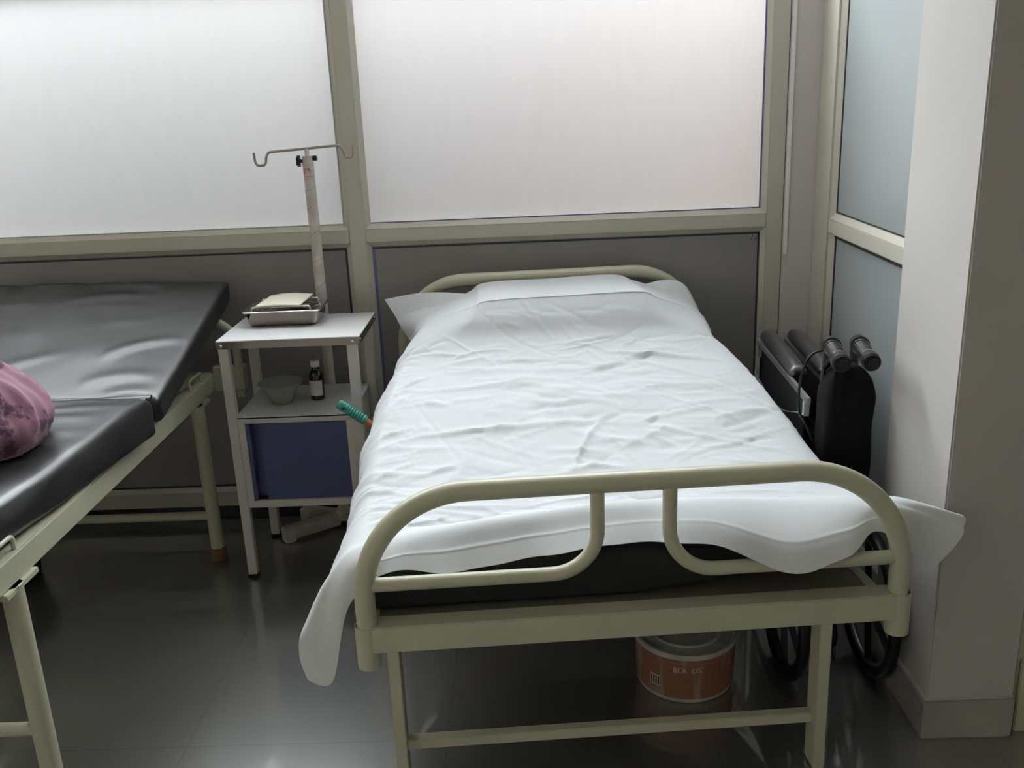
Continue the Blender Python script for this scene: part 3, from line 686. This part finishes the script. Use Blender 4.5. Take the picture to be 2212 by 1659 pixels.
for x, y in ((-1.026, LF), (-.600, LF), (-1.026, LBK-.033), (-.600, LBK-.033)):
    lg = MB().box((x, y+.001, .012), (x+.032, y+.031, .845)).build('leg', 'white_paint', lk, bevel=.002)
    MB().box((x-.002, y-.001, 0), (x+.034, y+.033, .014)).build('rubber_tip', 'rubber', lg, bevel=.002)
MB().box((-1.000, LF+.004, .594), (-.597, LBK-.002, .604)).box((-.994, LF+.004, .582), (-.600, LF+.008, .600)).build('shelf', 'shelf', lk, bevel=.001)
cb = MB()
cb.box((-.994, LF+.006, .577), (-.600, LF+.02, .594)); cb.box((-.994, LF+.006, .268), (-.600, LF+.02, .293)); cb.box((-.994, LF+.006, .290), (-.972, LF+.02, .580)); cb.box((-.627, LF+.006, .290), (-.600, LF+.02, .580))
cb.box((-.994, LF+.02, .268), (-.990, LBK-.004, .594)); cb.box((-.604, LF+.02, .268), (-.600, LBK-.004, .594)); cb.box((-.994, LF+.02, .268), (-.600, LBK-.004, .273)); cb.box((-.994, LBK-.008, .268), (-.600, LBK-.004, .594))
cb.build('cabinet', 'white_paint', lk, bevel=.001)
dr = MB(); dr.box((-.971, LF+.012, .2935), (-.959, LF+.050, .5765)); dr.box((-.926, LF+.016, .2935), (-.628, LF+.050, .5765)); dr.box((-.959, LF+.046, .2935), (-.926, LF+.050, .5765))
dr.build('door', 'blue', lk, bevel=.001, label='blue sliding door with recessed pull')

# steel tray with lid, card on top
ty = thing('instrument_tray', 'polished steel lidded instrument tray on the locker top', 'tray', (-.855, 3.255, .870))
def rr(x0, x1, y0, y1, r, z, n=6):
    out = []
    for cx, cy, a0 in ((x1-r, y1-r, 0), (x0+r, y1-r, PI/2), (x0+r, y0+r, PI), (x1-r, y0+r, 3*PI/2)):
        for k in range(n+1): out.append((cx+r*math.cos(a0+PI/2*k/n), cy+r*math.sin(a0+PI/2*k/n), z))
    return out
def loft(rings, cap0=True, cap1=True):
    m = MB(); n = len(rings[0]); V = [p for r in rings for p in r]; F = []
    for i in range(len(rings)-1):
        for k in range(n): F.append((i*n+k, i*n+(k+1) % n, (i+1)*n+(k+1) % n, (i+1)*n+k))
    if cap0: F.append(tuple(range(n-1, -1, -1)))
    if cap1: F.append(tuple((len(rings)-1)*n+k for k in range(n)))
    return m.add(V, F)
tx0, tx1, ty0, ty1 = -.985, -.722, 3.165, 3.338
loft([rr(tx0+.026, tx1-.022, ty0+.022, ty1-.022, .014, .8705), rr(tx0+.016, tx1-.012, ty0+.012, ty1-.012, .02, .8745), rr(tx0+.010, tx1-.006, ty0+.006, ty1-.006, .022, .890), rr(tx0+.008, tx1-.004, ty0+.004, ty1-.004, .022, .921)]).build('tray_body', 'steel_body', ty, angle=50)
lid = loft([rr(tx0-.004, tx1+.006, ty0-.007, ty1+.007, .022, .921), rr(tx0-.006, tx1+.008, ty0-.009, ty1+.009, .024, .9235), rr(tx0-.004, tx1+.006, ty0-.007, ty1+.007, .022, .926), rr(tx0+.006, tx1-.004, ty0+.003, ty1-.003, .02, .927), rr(tx0+.012, tx1-.010, ty0+.010, ty1-.010, .018, .9225)]).build('lid', 'steel_bright', ty, angle=50)
for y in (ty0+.016, ty1-.018):
    MB().tube(fillet([(tx0+.03, y, .922), (tx0+.03, y, .937), (tx1-.03, y, .937), (tx1-.03, y, .922)], .008, 5), .0038, 10).build('lid_ridge', 'steel_bright', lid)
for y in (ty1-.034,):
    MB().tube([(tx0+.05, y, .926), (tx1-.045, y, .926)], .0032, 8).build('lid_ridge', 'steel_bright', lid)
cd = MB(); n = 24
G = np.array([[(-.940+.155*u+.018*v*(1-.2*u), ty0+.004+v*.160, .944+.007*math.sin(PI*u)*(.4+.6*v)+.006*v) for v in np.linspace(0, 1, 10)] for u in np.linspace(0, 1, n)])
cdo = cd.grid(G).build('card', 'card', angle=180, solid=.004)
tag(cdo, 'bent cream card lying across the lid of the steel tray', 'card')

# bowl and bottle on the shelf
SH = .604
bowl = MB().lathe([(0, .0005), (.030, .0005), (.036, .003), (.044, .022), (.051, .044), (.064, .062), (.0765, .073), (.0785, .0755), (.0770, .0775), (.0745, .0755), (.062, .065), (.048, .046), (.041, .024), (.033, .0055), (0, .004)], (-.872, 3.135, SH), 48)
tag(bowl.build('bowl', 'bowl', angle=60), 'milky translucent plastic bowl with flared rim on the locker shelf', 'bowl')
bt = thing('medicine_bottle', 'small dark medicine bottle with white cap on the locker shelf', 'bottle', (-.752, 3.165, SH))
bc = (-.752, 3.165, SH)
MB().lathe([(0, .0005), (.022, .0005), (.025, .004), (.025, .086), (.0235, .094), (.016, .106), (.0125, .111), (.0125, .122)], bc, 32).build('bottle_body', 'amber', bt)
MB().lathe([(0, .141), (.0145, .141), (.0155, .139), (.0155, .1205), (.0145, .1195), (0, .1195)], bc, 32).build('cap', 'cap', bt)
ang = np.linspace(-2.75, -.55, 24)
G = np.array([[(bc[0]+.0255*math.cos(a), bc[1]+.0255*math.sin(a), SH+z) for z in (.018, .045, .073)] for a in ang])
lbl = MB().grid(G).build('bottle_label', 'label', bt)
ln = MB()
for z in (.064, .057, .050, .043, .034):
    ln.tube([(bc[0]+.0258*math.cos(a), bc[1]+.0258*math.sin(a), SH+z) for a in np.linspace(-2.4, -1.1 if z > .04 else -1.7, 10)], .0006, 4)
ln.build('print_line', 'ink_grey', lbl)

# ------------------------------------------------------------------ drip stand
px, py = -.757, 3.405
ds = thing('drip_stand', 'white drip stand with two hooks standing behind the locker', 'drip stand', (px, py, 0))
pole = MB().tube([(px, py, .04), (px, py, 1.428)], .0195, 24).build('pole', 'pole', ds)
for z0, z1 in ((.94, .985), (1.045, 1.07), (1.14, 1.175), (1.235, 1.27), (1.30, 1.325)):   # edges of the spiral wrapping
    MB().tube([(px+.0199*math.cos(a), py+.0199*math.sin(a), z0+(z1-z0)*(a+PI)/(PI)) for a in np.linspace(-PI, 0, 16)][::-1], .0009, 5).build('tape_edge', 'ink_grey', pole)
MB().tube(fillet([(-.945, py, 1.447), (-.945, py, 1.425), (-.940, py, 1.402), (-.908, py, 1.402), (-.903, py, 1.430), (-.893, py, 1.4465), (-.64, py, 1.4605), (-.628, py, 1.435), (-.622, py, 1.417), (-.597, py, 1.417), (-.594, py, 1.457)], .014, 6), .0046, 12).build('hook_bar', 'hook', ds)
MB().tube([(px, py, 1.40), (px, py, 1.453)], .008, 12).build('hook_stem', 'white_paint', ds)
kn = MB()
V = []
prof = [(0, 0), (.006, 0), (.006, .008), (.018, .009), (.018, .020), (.010, .022), (0, .022)]
m_ = 30
for r, z in prof:
    for k in range(m_):
        a = 2*PI*k/m_; q = r*(1+.16*math.cos(5*a)) if r > .007 else r
        V.append((px-.0165-z, py-.006+q*math.cos(a), 1.412+q*math.sin(a)))
kn.add(V, [(i*m_+k, i*m_+(k+1) % m_, (i+1)*m_+(k+1) % m_, (i+1)*m_+k) for i in range(len(prof)-1) for k in range(m_)])
kn.build('clamp_knob', 'black_plastic', ds)
MB().lathe([(0, .034), (.008, .034), (.010, .026), (.008, .018)], (px, py, 1.420), 12, 'x').build('bolt', 'black_plastic', ds)
ang = np.linspace(-2.85, -.25, 22)
G = np.array([[(px+.0201*math.cos(a), py+.0201*math.sin(a), z) for z in (1.350, 1.372, 1.394)] for a in ang])
st = MB().grid(G).build('sticker', 'sticker', pole, label='pinkish printed sticker')
def wrap_text(body, size, cx, cy, r, a0, z, flip=1):
    V, F = text_mb(body, size, .0003)
    return MB().add([(cx+(r+v[2])*math.cos(a0+v[0]/r), cy+(r+v[2])*math.sin(a0+v[0]/r), z+v[1]) for v in V], F)
wrap_text('HL', .017, px, py, .0203, -1.38, 1.382).build('lettering', 'ink', st)
wrap_text('SUR', .008, px, py, .0203, -1.30, 1.369).build('lettering', 'ink_grey', st)
mk = MB(); mk.tube([(px+.0203*math.cos(a), py+.0203*math.sin(a), 1.3595) for a in np.linspace(-2.2, -.7, 12)], .0018, 5); mk.build('print_line', 'ink_grey', st)
ang = np.linspace(-2.45, -2.0, 6); G = np.array([[(px+.0203*math.cos(a), py+.0203*math.sin(a), z) for z in (1.366, 1.376, 1.386)] for a in ang]); MB().grid(G).build('red_patch', 'red_ink', st)
MB().lathe([(.03, .03), (.035, .032), (.035, .062), (.022, .078), (.0197, .09)], (px, py, 0), 24).build('base_hub', 'pole', ds)
for ex, ey in ((-.952, 3.270), (-.575, 3.300), (-.60, 3.455), (-.92, 3.455)):
    d = Vector((ex-px, ey-py, 0)); n_ = d.normalized()
    lg = MB().bar((px+n_.x*.02, py+n_.y*.02, .037), (ex, ey, .037), .034, .054).build('base_leg', 'pole', ds, bevel=.004)
    MB().bar((ex-n_.x*.03, ey-n_.y*.03, .030), (ex+n_.x*.016, ey+n_.y*.016, .030), .042, .060).build('foot_cap', 'white_paint', lg, bevel=.005)

# ------------------------------------------------------------------ stick with the teal grip
br = thing('broom', 'broom with teal grip and orange stick poking out from under the made bed', 'broom', (-.2, 2.9, 0))
a = Vector((-.625, 2.895, .672)); b = Vector((.175, 2.895, .060)); d = (b-a).normalized()
MB().tube([a+d*.05, b], .0115, 16).build('stick', 'orange_stick', br)
rad = []; pts = []
for k in range(41):
    t = k/40; pts.append(a+d*(t*.105)); rad.append((.0165+.0012*math.sin(t*70)*(.2 < t < .95))*(.75+.25*min(1, t/.06)))
grip = MB().tube(pts, rad, 20).build('grip', 'teal', br, label='ribbed teal grip with hanging hole')
MB().tube([a+d*.022+Vector((-.003, -.019, .002)), a+d*.022+Vector((.003, -.0150, 0))], .005, 12).build('hanging_hole', 'ink', grip)
hd = MB().box((.05, 2.875, .055), (.33, 2.915, .085)); hd.build('head', 'teal', br, bevel=.006)
bs = MB()
for i in range(26):
    for j in range(3): bs.tube([(.06+i*.0104, 2.882+j*.013, .056), (.055+i*.0108+random.uniform(-.006, .006), 2.876+j*.019, .001)], .0035, 5)
bs.build('bristles', 'bristle', br)

# ------------------------------------------------------------------ paint pail under the bed
bx_, by_ = .408, 2.325
pl = thing('paint_bucket', 'orange labelled white paint bucket on the floor under the made bed', 'bucket', (bx_, by_, 0))
c = (bx_, by_, 0)
MB().lathe([(0, .001), (.128, .001), (.133, .006), (.1395, .150), (.136, .152)], c, 56).build('bucket_body', 'bucket', pl)
MB().lathe([(.1335, .0155), (.1342, .016), (.1392, .126), (.1385, .1265)], c, 56).build('bucket_label', 'pail_label', pl, label='scuffed orange label')
MB().lathe([(.137, .140), (.1425, .141), (.1435, .153), (.142, .156), (.136, .157), (.132, .1515), (.098, .1515), (.095, .157), (.088, .157), (.085, .149), (0, .149)], c, 56).build('lid', 'bucket', pl)
MB().lathe([(.1395, .128), (.1408, .129), (.1412, .138), (.140, .1395)], c, 56).build('rim_band', 'pail_label', pl, label='orange band below the lid')
def wrapb(V, F, a0, z): 
    r = .1395
    return MB().add([(bx_+(r-(.118-(z+v[1]))*.045*0+v[2])*math.cos(a0+v[0]/r), by_+(r+v[2])*math.sin(a0+v[0]/r), z+v[1]) for v in V], F)
V, F = text_mb('BEA  DS', .022); wrapb(V, F, -PI/2-.12, .108).build('lettering', 'ink_pale', pl)
bk = MB(); r_ = .1372
ang = np.linspace(-PI/2-.90, -PI/2-.67, 8)
bk.grid(np.array([[(bx_+r_*math.cos(a), by_+r_*math.sin(a), z) for z in (.044, .060, .076)] for a in ang]))
bko = bk.build('bar_patch', 'ink_pale', pl)
bb = MB()
for k in range(4):
    a0 = -PI/2-.872+k*.053
    bb.grid(np.array([[(bx_+(r_+.001)*math.cos(a), by_+(r_+.001)*math.sin(a), z) for z in (.047, .060, .073)] for a in (a0, a0+.015, a0+.031)]))
bb.build('bars', 'ink', bko)
MB().tube([(bx_+.146*math.cos(a), by_-.004+.146*math.sin(a)*.99, .135-.035*math.sin(a)*0+.012*math.sin(2*a)*0-.03*max(0, math.sin(a))) for a in np.linspace(.1, PI-.1, 24)], .002, 6).build('handle', 'grey_metal', pl)

# ------------------------------------------------------------------ folded wheelchair
wc = thing('wheelchair', 'folded black wheelchair standing between the made bed and the right partition', 'wheelchair', (.86, 2.75, 0))
CY = 2.475
canes = (.815, .890)
for i, x in enumerate(canes):
    hx = x-.004
    cp = fillet([(x, CY, .10), (x, CY, .60), (hx+.012, CY+.045, .925), (hx-.028, CY-.215, .925)], [.1, .035], 8)
    MB().tube(cp, .0125, 14).build('back_cane', 'black_plastic', wc)
    p0 = Vector((hx+.004, CY-.005, .925)); p1 = Vector((hx-.030, CY-.205, .925)); d = (p1-p0)
    pts = []; rad = []
    for k in range(61):
        t = k/60; pts.append(p0+d*t)
        q = .0195+.0010*math.sin(t*150)*(.25 < t < .78)
        if t < .12: q = .0225
        if .12 <= t < .18: q = .0255
        if t > .80: q = .0235
        if t > .97: q = .0205
        rad.append(q)
    g = MB().tube(pts, rad, 24).build('push_grip', 'rubber', wc)
    for t in (.205, .735):
        q = p0+d*t; MB().tube([q, q+d*.045], .0225, 20).build('ring', 'chrome', g, label='shiny metal ring')
# folded upholstery of the back
def up_warp(p):
    z = .47+(p[2]+1)/2*.395
    hw = float(np.interp(z, [.45, .60, .78, .83, .866], [.064, .066, .069, .058, .034]))
    x = .866+p[0]*hw+.006*noise.noise((z*8, p[1], 1)); y = CY-.005+p[1]*float(np.interp(z, [.45, .8, .866], [.052, .05, .03]))+.010*noise.noise((p[0]*1.5, z*9, 3))
    if p[1] < -.5: y += .012*math.exp(-((p[0]+.25-(z-.7)*1.5)/.25)**2)
    return np.array([x, y, z])
MB().rbox(.066, .05, .2, .022, .016, up_warp).build('back_upholstery', 'black_cloth', wc, angle=70)
MB().hexa([(.812, CY-.063, .74), (.836, CY-.060, .74), (.836, CY-.055, .745), (.812, CY-.058, .745), (.818, CY-.050, .862), (.842, CY-.050, .862), (.842, CY-.045, .866), (.818, CY-.045, .866)]).build('strap', 'black_cloth', wc, bevel=.002)
# seat folded between the frames
MB().hexa([(.822, 2.55, .40), (.884, 2.55, .40), (.892, 3.05, .42), (.836, 3.05, .42), (.840, 2.55, .60), (.868, 2.55, .60), (.876, 3.05, .62), (.850, 3.05, .62)]).build('seat', 'black_cloth', wc, bevel=.01)
for i, (x, sx) in enumerate(((.812, .020), (.898, .020))):
    # arm pad, its bar, skirt guard
    xa_, xb_ = x+(-.002 if i == 0 else .002), x+(.022 if i == 0 else .030)
    def pad_warp(p, xa_=xa_, xb_=xb_):
        v = (p[1]+1)/2; y = 2.725+v*.475; xc = xa_+(xb_-xa_)*v
        return np.array([xc+p[0]*.030*(1-.12*abs(p[1])**4), y, .764+p[2]*.013+.020*(1-p[0]**2)*(p[2] > 0)*(1-.6*abs(p[1])**6)])
    MB().rbox(.03, .23, .021, .018, .02, pad_warp)  .build('arm_pad', 'pad', wc, angle=80)
    MB().bar((xa_-.028+(.0 if i == 0 else .01), 2.52, .744), (xb_-.030, 3.20, .744), .010, .022).build('arm_bar', 'grey_metal' , wc, bevel=.002)
    MB().bar((xa_-.024, 2.56, .735), (xa_-.024, 2.56, .690), .016, .018, up=(0, 1, 0)).build('arm_bracket', 'grey_plastic', wc, bevel=.002)
    MB().bar((xb_-.026, 3.19, .735), (xb_-.026, 3.19, .690), .016, .018, up=(0, 1, 0)).build('arm_bracket', 'grey_plastic', wc, bevel=.002)
    MB().hexa([(xa_-.028, 2.58, .44), (xa_-.024, 2.58, .44), (xb_-.024, 3.14, .44), (xb_-.028, 3.14, .44), (xa_-.028, 2.56, .735), (xa_-.024, 2.56, .735), (xb_-.024, 3.14, .735), (xb_-.028, 3.14, .735)]).build('skirt_guard', 'dark_plastic', wc, bevel=.001)
    fr_ = MB()
    fr_.tube([(x, CY, .40), (x+.01, 3.19, .43)], .0115, 10); fr_.tube([(x, CY, .16), (x+.01, 3.10, .16)], .0115, 10)
    fr_.tube(fillet([(x+.008, 3.19, .735), (x+.010, 3.19, .20), (x+.01, 3.32, .06)], .05, 6), .0115, 10)
    fr_.build('side_frame', 'black_plastic', wc)
    MB().box((x-.005, 3.25, .055), (x+.06 if i == 0 else x+.05, 3.38, .068)).build('footplate', 'black_plastic', wc, bevel=.004)
    cs = MB(); cs.lathe([(.030, -.012), (.062, -.014), (.070, -.008), (.070, .008), (.062, .014), (.030, .012)], (x+.01, 3.06, .0705), 28, 'x'); cs.build('caster', 'rubber', wc)
    MB().tube([(x+.010, 3.06, .16), (x+.010, 3.06, .14)], .010, 10).box((x-.010, 3.04, .132), (x+.030, 3.08, .143)).box((x-.012, 3.045, .065), (x-.008, 3.075, .14)).box((x+.028, 3.045, .065), (x+.032, 3.075, .14)).build('caster_fork', 'grey_metal', wc)
    # rear wheel
    wx, wy, wr = ((.688, 2.345, .212) if i == 0 else (.922, 2.345, .212))
    tz = MB(); n = 56
    ring = [(wx, wy+(wr-.016)*math.cos(2*PI*k/n), wr+.001+(wr-.016)*math.sin(2*PI*k/n)) for k in range(n)]
    tz.tube(ring, .0165, 14, closed=True); wh = tz.build('rear_wheel', 'rubber', wc)
    rg = [(wx, wy+(wr-.036)*math.cos(2*PI*k/n), wr+.001+(wr-.036)*math.sin(2*PI*k/n)) for k in range(n)]
    MB().tube(rg, .008, 10, closed=True).build('rim', 'grey_metal' if i else 'dark_plastic', wh)
    hub = MB().lathe([(.010, -.022), (.026, -.020), (.028, .0), (.026, .02), (.010, .022)], (wx, wy, wr), 20, 'x'); hub.build('hub', 'black_plastic', wh)
    for k in range(6):
        t = 2*PI*k/6+.35
        MB().bar((wx, wy+.022*math.cos(t), wr+.022*math.sin(t)), (wx, wy+(wr-.04)*math.cos(t), wr+(wr-.04)*math.sin(t)), .008, .018, up=(1, 0, 0)).build('spoke', 'black_plastic', wh, bevel=.002)
    MB().tube([(wx, wy, wr), (x if i == 0 else x-.002, CY-.01, .24), (x, CY, .30)], .012, 10).build('axle_arm', 'black_plastic', wc)
xb1 = MB().tube([(.815, 2.60, .17), (.890, 2.62, .43)], .010, 10).tube([(.890, 2.66, .17), (.815, 2.68, .43)], .010, 10); xb1.build('cross_brace', 'black_plastic', wc)
MB().lathe([(.0, -.014), (.045, -.014), (.052, -.008), (.052, .008), (.045, .014), (0, .014)], (.853, 2.452, .0525), 28, 'x').build('anti_tip_wheel', 'rubber', wc)
MB().tube([(.853, 2.452, .052), (.853, 2.47, .20)], .009, 10).build('anti_tip_post', 'black_plastic', wc)
def curve_pts(P, n=40): return catmull(np.array(P, float), n)
MB().tube(curve_pts([(.814, 2.452, .914), (.771, 2.44, .912), (.748, 2.44, .893), (.733, 2.44, .849), (.728, 2.44, .80), (.732, 2.445, .745), (.757, 2.46, .70), (.790, 2.475, .62), (.80, 2.48, .50)]), .0038, 8).build('brake_cable', 'rubber', wc)
MB().tube(curve_pts([(.786, 3.13, .672), (.772, 3.095, .660), (.772, 3.009, .646), (.772, 2.903, .632), (.772, 2.748, .644), (.772, 2.603, .685), (.785, 2.56, .69)]), .0025, 8).build('brake_cable', 'grey_metal', wc)
MB().tube(fillet([(.828, CY-.01, .90), (.806, CY+.01, .855), (.806, CY+.02, .80)], .02, 5), .006, 8).build('brake_lever', 'black_plastic', wc)

# ------------------------------------------------------------------ light: overcast sky beyond the frosted panes
w = bpy.data.worlds.new('sky'); sc.world = w; w.use_nodes = True
bg = w.node_tree.nodes['Background']; bg.inputs['Color'].default_value = (.90, .965, 1.0, 1); bg.inputs['Strength'].default_value = 21.0

la = bpy.data.lights.new('overhead_fill', 'AREA'); la.shape = 'RECTANGLE'; la.size = 1.2; la.size_y = .12; la.energy = 10.5; la.color = (.93, .97, 1.0)  # unseen fill light, added to brighten the pillow and sheet from above
lo = bpy.data.objects.new('overhead_fill', la); COL.objects.link(lo); lo.location = (.1, 3.18, 3.02)

# ------------------------------------------------------------------ camera
cam = bpy.data.cameras.new('camera'); co = bpy.data.objects.new('camera', cam); COL.objects.link(co)
r_ = Vector((.99911858, .00763958, -.04127582)); u_ = Vector((.03722871, .29300521, .95538577)); f_ = Vector((-.01939278, .95608032, -.29246254))
Mx = Matrix.Identity(4)
for i in range(3): Mx[i][0] = r_[i]; Mx[i][1] = u_[i]; Mx[i][2] = -f_[i]
Mx.translation = (0, 0, 1.6)
co.matrix_world = Mx
cam.sensor_fit = 'HORIZONTAL'; cam.sensor_width = 36; cam.lens = 2030.6/2212*36; cam.clip_start = .02
sc.camera = co
sc.view_settings.view_transform = 'Standard'; sc.view_settings.look = 'None'; sc.view_settings.gamma = 1; sc.view_settings.exposure = 0
sc.cycles.use_denoising = True
sc.cycles.max_bounces = 9; sc.cycles.diffuse_bounces = 6; sc.cycles.glossy_bounces = 4; sc.cycles.transmission_bounces = 6; sc.cycles.sample_clamp_indirect = 6
